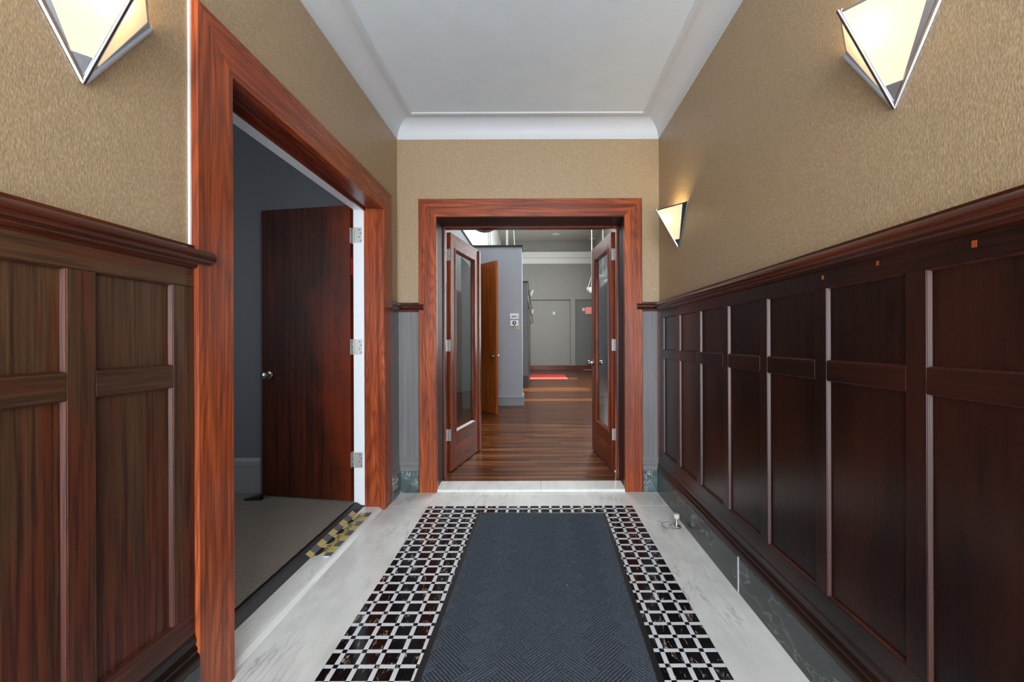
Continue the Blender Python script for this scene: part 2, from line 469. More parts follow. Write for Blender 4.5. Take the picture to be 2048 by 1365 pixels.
# ceiling + crown -----------------------------------------------------
cl = thing('ceiling', 'flat pale grey painted vestibule ceiling', 'ceiling', (0, 0, ZC), kind=S)
part('ceiling_panel', MB().box(XL-0.2, XR+0.2, YB, YE+0.1, ZC, ZC+0.12), M['ceil'], cl)
cd, ch = 0.117, ZC-ZCR
cove = [(0, 0)] + [(0.006 + (cd-0.006)*(1-math.cos(a)), 0.006+(ch-0.012)*math.sin(a)) for a in [math.pi/2*i/10 for i in range(11)]] + [(cd, ch-0.008), (cd+0.022, ch-0.012), (cd+0.046, ch-0.008), (cd+0.05, ch), (0, ch)]
cove[1] = (0.006, 0.0)
def trim_obj(name, label, mb, mat, smooth=True):
    o = single(name, mb, mat, label, 'crown moulding', S, smooth=smooth); return o
trim_obj('trim_1', 'white coved crown moulding along the left wall', MB().prism(cove, lambda p, q, t: (XL+p, t, ZCR+q), YB, YE, fb=lambda p, q: -p), M['crown'])
trim_obj('trim_2', 'white coved crown moulding along the right wall', MB().prism(cove, lambda p, q, t: (XR-p, t, ZCR+q), YB, YE, fb=lambda p, q: -p), M['crown'])
trim_obj('trim_3', 'white coved crown moulding over the end double doors', MB().prism(cove, lambda p, q, t: (t, YE-p, ZCR+q), XL, XR, fa=lambda p, q: p, fb=lambda p, q: -p), M['crown'])

# walls ---------------------------------------------------------------
w = thing('wall_left', 'left vestibule wall in tan woven wallpaper above dark panelling', 'wall', (XL, 1.0, 0), kind=S)
zw = 1.50
mb = MB()
mb.box(XL-0.17, XL, YB, OL0-0.02, zw, ZC).box(XL-0.17, XL, OL0-0.02, OL1+0.02, OLZ+0.02, ZC).box(XL-0.17, XL, OL1+0.02, YE+0.002, zw, ZC)
part('wallpaper', mb, M['paper'], w)
mb = MB()
mb.box(XL-0.17, XL-0.012, YB, OL0-0.02, -0.1, zw).box(XL-0.17, XL-0.012, OL1+0.02, YE+0.002, -0.1, zw)
part('plaster', mb, M['sgrey'], w)
part('inner_face', MB().box(XL-0.195, XL-0.17, YB, OL0-0.02, 0, 3.05).box(XL-0.195, XL-0.17, OL0-0.02, OL1+0.02, OLZ+0.02, 3.05).box(XL-0.195, XL-0.17, OL1+0.02, 3.2, 0, 3.05), M['sgrey'], w)
w = thing('wall_right', 'right vestibule wall in tan woven wallpaper above dark panelling', 'wall', (XR, 1.0, 0), kind=S)
part('wallpaper', MB().box(XR, XR+0.15, YB, YE, zw, ZC), M['paper'], w)
part('plaster', MB().box(XR+0.012, XR+0.15, YB, YE, -0.1, zw), M['sgrey'], w)
w = thing('wall_far', 'end wall in tan woven wallpaper around the double doorway', 'wall', (0, YE, 0), kind=S)
mb = MB().box(XL-0.17, OE0-0.02, YE, YE+0.25, zw, ZC).box(OE1+0.02, XR+0.15, YE, YE+0.25, zw, ZC).box(OE0-0.02, OE1+0.02, YE, YE+0.25, OEZ+0.02, ZC)
part('wallpaper', mb, M['paper'], w)
part('plaster', MB().box(XL-0.17, OE0-0.02, YE+0.012, YE+0.25, -0.1, zw).box(OE1+0.02, XR+0.15, YE+0.012, YE+0.25, -0.1, zw), M['sgrey'], w)
part('hall_face', MB().box(-1.5, OE0-0.02, YE+0.25, 3.72, 0, 5.3).box(OE1+0.02, 2.5, YE+0.25, 3.72, 0, 5.3).box(OE0-0.02, OE1+0.02, YE+0.25, 3.72, OEZ+0.02, 5.3), M['hgrey'], w)
w = thing('wall_near', 'wall with the street entrance opening behind the camera', 'wall', (0, YB, 0), kind=S)
part('wallpaper', MB().box(XL-0.2, -1.02, YB-0.15, YB, 0, ZC).box(0.92, XR+0.15, YB-0.15, YB, 0, ZC).box(-1.02, 0.92, YB-0.15, YB, 2.7, ZC), M['paper'], w)

# wainscot panels -------------------------------------------------------
def panelling(name, side, ybounds, y_end0, y_end1, label, km, kp):
    """ybounds: list of (y0,y1) recesses; face plane 0.013 proud of the wall. side=+1 right wall, -1 left wall"""
    X = XR if side > 0 else XL
    fx = lambda d: X - side*d          # d = distance out from the wallpaper plane
    F, PN = 0.013, 0.001
    z0, z1, z2, z3 = 0.341, 1.065, 1.129, 1.375
    t = thing(name, label, 'wood panelling', (X, (y_end0+y_end1)/2, 0), kind=S)
    def bd(nm, y0, y1, za, zb, ax, k=km):
        part(nm, MB().box(fx(-0.011), fx(F), y0+0.0004, y1-0.0004, za+0.0004, zb-0.0004), wood(k, ax), t, bevel=0.0012)
    bd('top_rail', y_end0, y_end1, z3, ZR0+0.002, 'y')
    bd('bottom_rail', y_end0, y_end1, ZM-0.02, z0, 'y')
    yb = sorted(ybounds)
    edges = [y_end0] + [v for ab in yb for v in ab] + [y_end1]
    for a, b in zip(edges[0::2], edges[1::2]): bd('stile', a, b, z0, z3, 'z')
    for a, b in yb:
        bd('mid_rail', a, b, z1, z2, 'y')
        for za, zb in ((z0, z1), (z2, z3)):
            pn_ = part('panel', MB().box(fx(-0.011), fx(PN), a-0.004, b+0.004, za-0.004, zb+0.004), wood(kp, 'z'), t)
            # small moulded edge round the recess
            e = 0.0045; m_ = MB()
            prof = [(0, PN), (e, PN), (0.0015, F-0.0015), (0, F-0.0015)]
            m_.prism(prof, lambda p, q, s_: (fx(q), a+p, s_), za, zb, fa=lambda p, q: p, fb=lambda p, q: -p)
            m_.prism(prof, lambda p, q, s_: (fx(q), b-p, s_), za, zb, fa=lambda p, q: p, fb=lambda p, q: -p)
            m_.prism(prof, lambda p, q, s_: (fx(q), s_, za+p), a, b, fa=lambda p, q: p, fb=lambda p, q: -p)
            m_.prism(prof, lambda p, q, s_: (fx(q), s_, zb-p), a, b, fa=lambda p, q: p, fb=lambda p, q: -p)
            part('panel_moulding', m_, wood('bead', 'z'), pn_)
    # stepped base moulding
    bm_ = base_prof()
    part('base_moulding', MB().prism(bm_, lambda p, q, s_: (fx(p), s_, q), y_end0, y_end1, fb=(lambda p, q: -p) if abs(y_end1-YE) < 0.01 else None), wood('wain', 'y'), t, smooth=True)
    return t
def base_prof():
    return [(-0.011, ZM), (0.0135, ZM), (0.0145, ZM-0.012), (0.017, ZM-0.014), (0.0175, ZM-0.03), (0.0145, ZM-0.033), (0.0145, ZM-0.037),
            (0.018, ZM-0.042), (0.0215, ZM-0.052), (0.0195, ZM-0.056), (0.0195, ZM-0.06), (0.0255, ZM-0.068), (0.028, ZM-0.078), (0.028, ZB+0.001), (-0.011, ZB+0.001)]
rb = []
for k in range(0, 14):
    y1 = 3.19 - k*0.3583; rb.append((y1-0.3003, y1))
tw = panelling('trim_4', 1, rb, YB, YE, 'dark stained oak wainscot panelling along the whole right wall', 'wain', 'wainp')
for (yy, zz, s_) in ((0.925, 1.412, 0.008), (1.187, 1.418, 0.0065), (1.414, 1.412, 0.007)):
    part('filler_patch', MB().box(XR-0.0128, XR-0.0136, yy-s_*0.7, yy+s_*0.7, zz-s_, zz+s_), M['plug'], tw)
lb = [(1.036, 1.257)]
y = 0.972
while y-0.221 > YB+0.1: lb.append((y-0.221, y)); y -= 0.285
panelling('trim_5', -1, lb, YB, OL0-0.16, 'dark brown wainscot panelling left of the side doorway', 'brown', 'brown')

# grey boards beside the end doorway
def greyboard(name, x0, x1, label, strip):
    t = thing(name, label, 'wood panelling', ((x0+x1)/2, YE, 0), kind=S)
    part('board', MB().box(x0, x1, YE-0.013, YE+0.012, ZM-0.02, ZR0+0.002), wood('grey', 'z'), t, bevel=0.001)
    part('edge_strip', MB().box(strip-0.004, strip+0.004, YE-0.017, YE-0.0125, ZM, ZR0), wood('grey', 'z'), t, bevel=0.001)
    part('base_moulding', MB().prism(base_prof(), lambda p, q, s_: (s_, YE-p, q), x0, x1, fa=(lambda p, q: p) if x0 < 0 else None, fb=None if x0 < 0 else (lambda p, q: -p)), wood('grey', 'x'), t, smooth=True)
greyboard('trim_6', XL, -0.934, 'narrow grey board left of the end doorway', -0.945)
greyboard('trim_7', 0.846, XR, 'narrow grey board right of the end doorway', 0.857)
part('corner_post', MB().box(XR-0.019, XR-0.0135, YE-0.045, YE-0.014, ZM, ZR0), wood('jamb', 'z'), tw)
t = thing('trim_8', 'narrow dark grey board between side doorway and end wall', 'wood panelling', (XL, 3.24, 0), kind=S)
part('board', MB().box(XL-0.011, XL+0.013, OL1+0.16, YE, ZM-0.02, ZR0+0.002), wood('grey', 'z'), t, bevel=0.001)
part('base_moulding', MB().prism(base_prof(), lambda p, q, s_: (XL+p, s_, q), OL1+0.16, YE, fb=lambda p, q: -p), wood('grey', 'y'), t, smooth=True)

# chair rails -----------------------------------------------------------
def rail_prof():
    P = [(0, ZR1), (0.016, ZR1), (0.016, ZR1-0.012), (0.034, ZR1-0.014)]
    for i in range(9):
        a = math.pi/2 - math.pi*i/8
        P.append((0.034+0.018*math.cos(a), ZR1-0.034+0.0195*math.sin(a)))
    P += [(0.028, ZR1-0.056), (0.024, ZR1-0.060), (0.0225, ZR1-0.070), (0.0135, ZR1-0.0745), (0, ZR1-0.0745)]
    return P
RP = rail_prof()
def chair_rail(name, label, pieces, mat):
    t = thing(name, label, 'chair rail', pieces[0][3], kind=S)
    for fn, a, b, _, ax, fa, fb in pieces:
        part('rail', MB().prism(RP, fn, a, b, fa=fa, fb=fb), wood(mat, ax), t, smooth=True)
mit_n, mit_p = (lambda p, q: -p), (lambda p, q: p)
chair_rail('trim_9', 'glossy dark moulded chair rail capping the right panelling', [
    (lambda p, q, t: (XR-p, t, q), YB, YE, (XR, 1.5, ZR0), 'y', None, mit_n)], 'rail')
chair_rail('trim_10', 'short moulded chair rail right of the end doorway', [
    (lambda p, q, t: (t, YE-p, q), 0.80, XR, (0.9, YE, ZR0), 'x', None, mit_n)], 'rail')
chair_rail('trim_11', 'reddish moulded chair rail left of the side doorway', [
    (lambda p, q, t: (XL+p, t, q), YB, 1.378, (XL, 0.5, ZR0), 'y', None, None)], 'rail')
chair_rail('trim_12', 'short mitred chair rail in the left far corner', [
    (lambda p, q, t: (XL+p, t, q), 3.075, YE, (XL, 3.2, ZR0), 'y', None, mit_n),
    (lambda p, q, t: (t, YE-p, q), XL, -0.888, (XL, 3.2, ZR0), 'x', mit_p, None)], 'rail')

# marble bases ------------------------------------------------------------
def mbase(name, label, boxes, mats):
    t = thing(name, label, 'baseboard', (boxes[0][0], boxes[0][2], 0), kind=S)
    for b, m_ in zip(boxes, mats): part('marble_slab', MB().box(*b, 0.0, ZB), m_, t, bevel=0.002)
    return t
bt = mbase('baseboard_right', 'dark green-black marble base under the right panelling',
      [(0.955, XR+0.011, 1.985, YE-0.03), (0.957, XR+0.011, YB, 1.979)], [M['green'], M['green']])
part('caulk_joint', MB().box(0.9535, XR, 1.979, 1.986, 0.001, ZB+0.0015), plain('joint_filler', (172, 176, 178), 0.7), bt)
mbase('baseboard_left', 'dark green-black marble base left of the side doorway', [(XL-0.011, XL+0.03, YB, OL0-0.16)], [M['green']])
mbase('baseboard_far', 'green marble base blocks in the far corners', [(XL-0.011, XL+0.03, OL1+0.16, YE-0.03), (XL-0.011, -0.934, YE-0.03, YE+0.011), (0.846, XR, YE-0.03, YE+0.011)], [M['greenv']]*3)

# ------------------------------------------------------------------ left doorway (door_1)
d = thing('door_1', 'left doorway with broad red-brown oak casing', 'doorway', (XL, (OL0+OL1)/2, 0), kind=S)
CT, CW = 0.025, 0.16
def cprof():   # casing profile: p across the width from inner edge, q proud
    return [(0, -0.01), (0, CT-0.003), (0.003, CT), (CW-0.004, CT), (CW, CT-0.004), (CW, -0.01)]
cp = cprof()
part('casing_board', MB().prism(cp, lambda p, q, t: (XL+q, OL0-p, t), 0.0, OLZ, fb=lambda p, q: p), wood('casing', 'z'), d)
part('casing_board', MB().prism(cp, lambda p, q, t: (XL+q, OL1+p, t), 0.0, OLZ, fb=lambda p, q: p), wood('casing', 'z'), d)
part('head_casing', MB().prism(cp, lambda p, q, t: (XL+q, t, OLZ+p), OL0, OL1, fa=lambda p, q: -p, fb=lambda p, q: p), wood('casing', 'y'), d)
JW = -1.226
part('jamb_board', MB().box(JW, XL+0.018, OL1+0.003, OL1+0.025, 0.012, OLZ+0.02), wood('casing', 'z'), d, bevel=0.001)
part('jamb_board', MB().box(JW, XL+0.018, OL0-0.025, OL0-0.003, 0.012, OLZ+0.02), wood('casing', 'z'), d, bevel=0.001)
part('head_jamb', MB().box(JW, XL+0.018, OL0-0.003, OL1+0.003, OLZ+0.003, OLZ+0.025), wood('jamb', 'y'), d, bevel=0.001)
part('head_stop', MB().box(JW, JW+0.012, OL0, OL1+0.003, OLZ-0.012, OLZ+0.004), wood('jamb', 'y'), d)
part('white_rabbet', MB().box(-1.305, JW-0.0005, OL1+0.012, OL1+0.035, 0.03, OLZ+0.015).box(-1.305, JW-0.0005, OL0-0.035, OL0-0.012, 0.03, OLZ+0.015).box(-1.305, JW-0.0005, OL0-0.012, OL1+0.012, OLZ+0.0, OLZ+0.03), M['wjamb'], d, 'white painted door rabbet')
part('caulk_line', MB().box(XL, XL+0.006, OL0-0.1665, OL0-0.1605, ZR1, ZC-0.14), M['caulk'], d, 'white caulk bead beside the casing')
# bevelled marble threshold, rubber nosing
tp = [(-1.235, -0.01), (-1.235, 0.02), (-1.135, 0.02), (-1.118, 0.018), (-1.100, 0.001), (-1.100, -0.01)]
part('threshold', MB().prism(tp, lambda p, q, t: (p, t, q), OL0-0.003, OL1+0.003), M['sill'], d, 'white marble threshold', smooth=False)
part('rubber_nosing', MB().prism([(-1.30, 0.0), (-1.30, 0.053), (-1.282, 0.052), (-1.268, 0.044), (-1.236, 0.021), (-1.236, 0.0)], lambda p, q, t: (p, t, q), OL0-0.003, OL1+0.003), M['rubber'], d, 'black rubber carpet edge')

# ------------------------------------------------------------------ end doorway (door_2)
d = thing('door_2', 'end double doorway with broad red-brown oak casing', 'doorway', (0, YE, 0), kind=S)
CW2 = 0.142
cp2 = [(0, -0.012), (0, 0.021), (0.003, 0.024), (CW2-0.004, 0.024), (CW2, 0.020), (CW2, -0.012)]
a0, a1, az = OE0+0.008, OE1-0.005, OEZ+0.004
part('casing_board', MB().prism(cp2, lambda p, q, t: (a0-p, YE-q, t), 0.0, az, fb=lambda p, q: p), wood('casing', 'z'), d)
part('casing_board', MB().prism(cp2, lambda p, q, t: (a1+p, YE-q, t), 0.0, az, fb=lambda p, q: p), wood('casing', 'z'), d)
part('head_casing', MB().prism(cp2, lambda p, q, t: (t, YE-q, az+p), a0, a1, fa=lambda p, q: -p, fb=lambda p, q: p), wood('casing', 'x'), d)
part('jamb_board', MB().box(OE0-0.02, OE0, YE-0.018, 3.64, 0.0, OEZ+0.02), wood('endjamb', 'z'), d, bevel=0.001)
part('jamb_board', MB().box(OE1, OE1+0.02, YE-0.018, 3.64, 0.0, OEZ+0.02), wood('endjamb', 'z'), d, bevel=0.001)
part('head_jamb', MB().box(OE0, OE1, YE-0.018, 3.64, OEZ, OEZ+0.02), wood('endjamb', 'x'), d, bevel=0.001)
part('jamb_return', MB().box(OE0-0.03, OE0-0.014, 3.64, 3.755, 0.0, OEZ+0.03).box(OE1+0.014, OE1+0.03, 3.64, 3.755, 0.0, OEZ+0.03).box(OE0-0.03, OE1+0.03, 3.64, 3.755, OEZ+0.014, OEZ+0.03), wood('jamb', 'z'), d)
part('door_stop', MB().box(OE0, OE0+0.014, 3.58, 3.635, 0.02, OEZ).box(OE1-0.014, OE1, 3.58, 3.635, 0.02, OEZ).box(OE0, OE1, 3.58, 3.635, OEZ-0.010, OEZ), wood('jamb', 'z'), d, bevel=0.002)
for x0, x1 in ((OE0, 0.035), (0.037, OE1)):
    part('threshold_slab', MB().prism([(YE-0.02, -0.005), (YE-0.018, 0.016), (YE-0.012, 0.02), (3.519, 0.02), (3.519, -0.005)], lambda p, q, t: (t, p, q), x0, x1), M['sill'], d)

# ------------------------------------------------------------------ door leaves
def hinge_mb(plates, knuckle):
    """plates: list of (corner pts quad, normal); knuckle: (pos, r, z0, z1)"""
    m_ = MB()
    return m_
def add_knob(m_, org, axis, mat, s=1.0):
    prof = [(0.0, 0.0), (0.030, 0.0), (0.031, 0.004), (0.026, 0.008), (0.013, 0.011), (0.011, 0.026), (0.016, 0.030), (0.024, 0.036), (0.0275, 0.045), (0.0265, 0.054), (0.018, 0.061), (0.0, 0.063)]
    m_.lathe([(r*s, h*s) for r, h in prof], org, axis, 24, mat)
HZ = (0.356, 1.162, 1.979)

def glass_leaf(name, base, ang, sgn, label, knob, astragal):
    """local frame: x from hinge to free edge, thickness from y=0 (visible face) to y=sgn*0.04"""
    t = thing(name, label, 'door leaf', base, kind=S, local=True, rotz=ang, group='glazed leaves of the end double doors')
    W, H, T = 0.775, 2.15, 0.04*sgn
    xa, xb, za, zb = 0.105, 0.632, 0.335, 2.022
    part('hinge_stile', MB().box(0, xa, 0, T, 0, H), wood('leaf', 'z'), t, bevel=0.0015)
    part('lock_stile', MB().box(xb, W, 0, T, 0, H), wood('leaf', 'z'), t, bevel=0.0015)
    part('bottom_rail', MB().box(xa, xb, 0, T, 0, za), wood('leaf', 'x'), t, bevel=0.001)
    part('top_rail', MB().box(xa, xb, 0, T, zb, H), wood('leaf', 'x'), t, bevel=0.001)
    fr = MB()
    for (f0, f1) in ((-0.006*sgn, 0.015*sgn), (T+0.006*sgn, T-0.015*sgn)):
        pr = [(-0.008, 0.0), (-0.008, 1.0), (0.004, 1.0), (0.022, 0.2), (0.022, 0.0)]
        q2y = lambda q, f0=f0, f1=f1: f1 + (f0-f1)*q
        fr.prism(pr, lambda p, q, s_: (xa+p, q2y(q), s_), za, zb, fa=mit_p, fb=mit_n)
        fr.prism(pr, lambda p, q, s_: (xb-p, q2y(q), s_), za, zb, fa=mit_p, fb=mit_n)
        fr.prism(pr, lambda p, q, s_: (s_, q2y(q), za+p), xa, xb, fa=mit_p, fb=mit_n)
        fr.prism(pr, lambda p, q, s_: (s_, q2y(q), zb-p), xa, xb, fa=mit_p, fb=mit_n)
    part('glazing_bead', fr, wood('leaf', 'z'), t)
    part('glass_pane', MB().box(xa+0.01, xb-0.01, T*0.45, T*0.55, za+0.01, zb-0.01), M['glass'], t)
    for z in HZ:
        zz = z - base[2]; h = MB()
        h.box(-0.0025, 0.0, T*0.12, T*0.98, zz-0.052, zz+0.052, M['hinge'])
        h.tube([(-0.008, -0.001*sgn+T*1.05, zz-0.052), (-0.008, -0.001*sgn+T*1.05, zz+0.052)], 0.006, 10, M['hinge'])
        h.box(-0.010, -0.0078, T*1.05, T*1.05+0.03*sgn, zz-0.05, zz+0.05, M['hinge'])
        for k, zo in enumerate((-0.038, -0.013, 0.013, 0.038)):
            h.tube([(-0.0024, T*(0.45 if k % 2 else 0.62), zz+zo), (-0.0036, T*(0.45 if k % 2 else 0.62), zz+zo)], 0.0038, 8, M['screw'])
        part('hinge', h, None, t, 'steel butt hinge', smooth=True)
    if knob:
        k_ = MB(); add_knob(k_, (W-0.062, 0, 0.935), (0, -sgn, 0), None); add_knob(k_, (W-0.062, T, 0.935), (0, sgn, 0), None)
        part('door_knob', k_, M['nickel'], t, 'polished steel knob pair', smooth=True)
    if astragal:
        part('astragal', MB().box(W-0.03, W+0.016, -0.013*sgn, 0, 0.0, H-0.01), wood('leaf', 'z'), t, bevel=0.003)
    return t
aL = math.atan2(0.981, 0.195); aR = math.atan2(0.9956, -0.0937)
glass_leaf('door_3', (-0.763, 3.75, 0.03), aL, 1, 'glazed red-brown door leaf standing open on the left', False, True)
glass_leaf('door_4', (0.678, 3.76, 0.03), aR, -1, 'glazed red-brown door leaf standing open on the right, with knobs', True, False)

# side-room door leaf
def slab_leaf(name, base, ang, sgn, W, H, mat, label, knobz, hinges, extra=False):
    t = thing(name, label, 'door leaf', base, kind=S, local=True, rotz=ang)
    T = 0.04*sgn
    part('door_slab', MB().box(0, W, 0, T, 0, H), wood(mat, 'z'), t, bevel=0.0015)
    k_ = MB(); add_knob(k_, (W-0.062, 0, knobz), (0, -sgn, 0), None); add_knob(k_, (W-0.062, T, knobz), (0, sgn, 0), None)
    part('door_knob', k_, M['nickel'], t, 'polished steel knob pair', smooth=True)
    for zz in hinges:
        h = MB()
        h.box(-0.0025, 0, T*0.02, T*0.98, zz-0.055, zz+0.055, M['hinge'])
        h.tube([(-0.009, T*0.9, zz-0.055), (-0.009, T*0.9, zz+0.055)], 0.007, 10, M['hinge'])
        for zo in (-0.038, 0.0, 0.038): h.tube([(-0.0024, T*0.45, zz+zo), (-0.0036, T*0.45, zz+zo)], 0.0038, 8, M['screw'])
        part('hinge', h, None, t, 'steel butt hinge', smooth=True)
    return t
base5 = (-1.328, 2.985, 0.062); u = Vector((-0.986, 0.163)); a5 = math.atan2(u.y, u.x)
# local y must point to +Y(world) for thickness -> sgn -1 because local y=(-u.y,u.x) ~ (-.16,-.99)
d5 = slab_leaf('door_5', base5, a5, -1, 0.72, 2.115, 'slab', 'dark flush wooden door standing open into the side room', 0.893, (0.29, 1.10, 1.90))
part('fire_label', MB().box(-0.0012, 0, -0.012, -0.030, 1.62, 1.74), M['red'], d5, 'red label on the door edge')
part('grey_edge_strip', MB().box(0.7205, 0.738, -0.004, -0.03, 0.0, 2.10), M['dgrey'], d5)  # thin grey strip along the free edge
# jamb-side hinge plates belong to the left doorway
d1 = bpy.data.objects['door_1']
for z in (0.352, 1.162, 1.962):
    h = MB()
    h.box(-1.298, -1.244, OL1+0.0105, OL1+0.0125, z-0.055, z+0.055, M['hinge'])
    h.tube([(-1.300, OL1+0.008, z-0.055), (-1.300, OL1+0.008, z+0.055)], 0.006, 10, M['hinge'])
    for k, (xx, zo) in enumerate(((-1.262, 0.038), (-1.252, 0.013), (-1.262, -0.013), (-1.252, -0.038))):
        h.tube([(xx, OL1+0.0106, z+zo), (xx, OL1+0.0094, z+zo)], 0.0038, 8, M['screw'])
    part('hinge_plate', h, None, d1, 'steel hinge plate on the white rabbet', smooth=True)

# ------------------------------------------------------------------ side room
sr = thing('floor_side_room', 'dark grey-brown woven carpet floor of the side room', 'carpet', (-2.6, 1.6, 0.05), kind=S)
part('carpet', MB().box(-4.2, -1.283, YB, 3.2, -0.05, 0.05), M['carpet'], sr)
def st(name, label, cat, mb, mat): return single(name, mb, mat, label, cat, S)
st('wall_side_room_far', 'dark grey end wall of the side room behind the open door', 'wall', MB().box(-4.3, -1.275, 3.2, 3.32, 0, 3.05), M['sgrey'])
st('wall_side_room_left', 'dark grey outer wall of the side room', 'wall', MB().box(-4.3, -4.2, YB, 3.2, 0, 3.05), M['sgrey'])
st('wall_side_room_near', 'dark grey near wall of the side room', 'wall', MB().box(-4.3, -1.3, YB-0.12, YB, 0, 3.05), M['sgrey'])
st('ceiling_side_room', 'dim ceiling of the side room', 'ceiling', MB().box(-4.3, -1.27, YB-0.1, 3.3, 3.05, 3.15), M['sgrey'])
bp = [(0, 0.05), (0.018, 0.05), (0.018, 0.245), (0.022, 0.25), (0.022, 0.262), (0.014, 0.268), (0.014, 0.285), (0.009, 0.300), (0.004, 0.312), (0, 0.312)]
t = thing('baseboard_side_room', 'tall grey painted baseboard in the side room', 'baseboard', (-2.7, 3.2, 0.05), kind=S)
part('moulded_board', MB().prism(bp, lambda p, q, s_: (s_, 3.2-p, q), -4.2, -1.31), M['sbase'], t, smooth=True)
# door wedge
ds = thing('door_wedge', 'dark rubber wedge holding the side room door at its free edge', 'doorstop', (-2.05, 3.07, 0.05))
part('wedge', MB().prism([(0, 0.05), (0.12, 0.05), (0.12, 0.062), (0.02, 0.085), (0, 0.085)], lambda p, q, s_: (-2.0-p, s_, q), 3.02, 3.06), M['rubber'], ds, bevel=0.003)

# ================================================================== HALL
FZ = 0.02
hf = thing('floor_hall', 'glossy oak strip floor of the hall beyond the doors', 'wood floor', (0, 3.52, FZ), kind=S)
part('subfloor', MB().box(-1.5, 2.5, 3.52, 17.2, -0.1, FZ-0.008), M['blackp'], hf)
pw = 0.0572
oak_rest = MB(); yy = 3.522; row = 0; npl = 0
while yy < 17.14:
    x = -1.4 - random.random()*0.6
    xl = -1.4 if yy > 3.64 else OE0; xr = 2.4 if yy > 3.64 else OE1
    while x < xr:
        L = random.uniform(0.35, 1.1); x1 = x+L
        a_, b_ = max(x, xl), min(x1, xr)
        if b_-a_ > 0.01:
            dz = random.uniform(-0.0003, 0.0002)
            if yy < 5.9 and a_ < 1.0 and b_ > -1.0 and npl < 190:
                part('floor_board', MB().box(a_+0.0006, b_-0.0006, yy+0.0006, yy+pw-0.0006, FZ-0.008, FZ+dz), M['oak'], hf); npl += 1
            else: oak_rest.box(a_+0.0006, b_-0.0006, yy+0.0006, yy+pw-0.0006, FZ-0.008, FZ+dz)
        x = x1
    yy += pw; row += 1
print('planks', npl)
part('floor_board_remainder', oak_rest, M['oak'], hf, None, 'stuff')
HC = 5.27
st('ceiling_hall', 'pale warm grey ceiling of the tall hall', 'ceiling', MB().box(-1.6, 2.6, 3.58, 17.3, HC, HC+0.1), M['hceil'])
# left side of the hall : tall white wall, low partition with a doorway, block
st('wall_hall_left', 'bright white tall wall high on the left of the hall', 'wall', MB().box(-1.55, -1.42, 3.6, 17.3, 0, HC), M['white_paint'])
hp = thing('wall_hall_partition', 'low grey partition with black cap beside the left leaf', 'wall', (-1.2, 5.5, 0), kind=S)
part('wall_panel', MB().box(-1.40, -1.16, 3.63, 6.48, 0, 2.93).box(-1.40, -1.16, 7.29, 7.64, 0, 2.93).box(-1.40, -1.16, 6.48, 7.29, 2.52, 2.93), M['hgrey'], hp)
part('cap', MB().box(-1.42, -1.145, 3.63, 7.62, 2.93, 2.955), M['blackp'], hp)
part('added_dark_boarding', MB().box(-1.16, -1.15, 3.8, 6.48, FZ, 1.95), wood('dark', 'z'), hp)  # added boarding; its dark colour mostly stands in for reflection in the leaf glass
part('dark_opening_sheet', MB().box(-1.415, -1.405, 6.3, 7.5, 0, 2.9), M['blackp'], hp)  # black sheet added so the unlit room behind the opening reads dark
part('conduit', MB().tube([(-1.19, 3.7, 2.97), (-1.19, 7.6, 2.97)], 0.012, 8), M['cable'], hp)
hb = thing('wall_hall_block', 'grey freestanding block wall carrying the thermostat', 'wall', (-0.8, 7.64, 0), kind=S)
part('wall_panel', MB().box(-1.42, -0.256, 7.64, 8.1, 0, 2.925), M['hgrey'], hb)
part('cap', MB().box(-1.42, -0.236, 7.62, 8.12, 2.925, 2.955), M['blackp'], hb)
hbp = [(0, FZ), (0.02, FZ), (0.02, 0.155), (0.026, 0.165), (0.02, 0.19), (0.012, 0.205), (0, 0.205)]
part('baseboard', MB().prism(hbp, lambda p, q, s_: (s_, 7.64-p, q), -1.15, -0.236, fb=mit_p).prism(hbp, lambda p, q, s_: (-0.256+p, s_, q), 7.64, 8.1, fa=mit_n), M['sbase'], hb)
hb2 = thing('wall_hall_return', 'dark grey block wall with sconces further down the hall', 'wall', (-0.4, 10.5, 0), kind=S)
part('wall_panel', MB().box(-1.42, -0.205, 10.5, 14.6, 0, 2.68), M['dgrey'], hb2)
part('cap', MB().box(-1.42, -0.19, 10.48, 14.62, 2.68, 2.71), M['blackp'], hb2)
part('baseboard', MB().box(-1.4, -0.19, 10.485, 14.6, FZ, 0.33), M['blackp'], hb2)
part('side_boarding', MB().box(-0.205, -0.192, 10.5, 14.6, 0.3, 2.25), wood('dark', 'z'), hb2)
# far wall
hw = thing('wall_hall_far', 'grey far wall of the hall with white cornice', 'wall', (0.5, 17.14, 0), kind=S)
part('wall_panel', MB().box(-1.5, 2.5, 17.14, 17.3, 0, HC), M['hwarm'], hw)
part('cornice', MB().prism([(0, 4.37), (0.03, 4.37), (0.05, 4.42), (0.05, 4.56), (0.12, 4.62), (0.12, 4.84), (0, 4.84)], lambda p, q, s_: (s_, 17.14-p, q), -1.42, 2.4), M['white_paint'], hw, 'white cornice')
part('ledge', MB().box(-1.42, 2.4, 17.10, 17.14, 2.865, 2.895), M['dgrey'], hw)
part('pilaster', MB().box(1.41, 1.60, 17.0, 17.14, 0.19, 2.90), M['hwarm'], hw)
part('recess_panel', MB().box(1.60, 2.4, 17.12, 17.14, 0.19, 2.865), M['hwarm2'], hw)
part('baseboard', MB().box(-1.42, 2.4, 17.08, 17.14, FZ, 0.20), wood('jamb', 'x'), hw, 'dark brown baseboard')
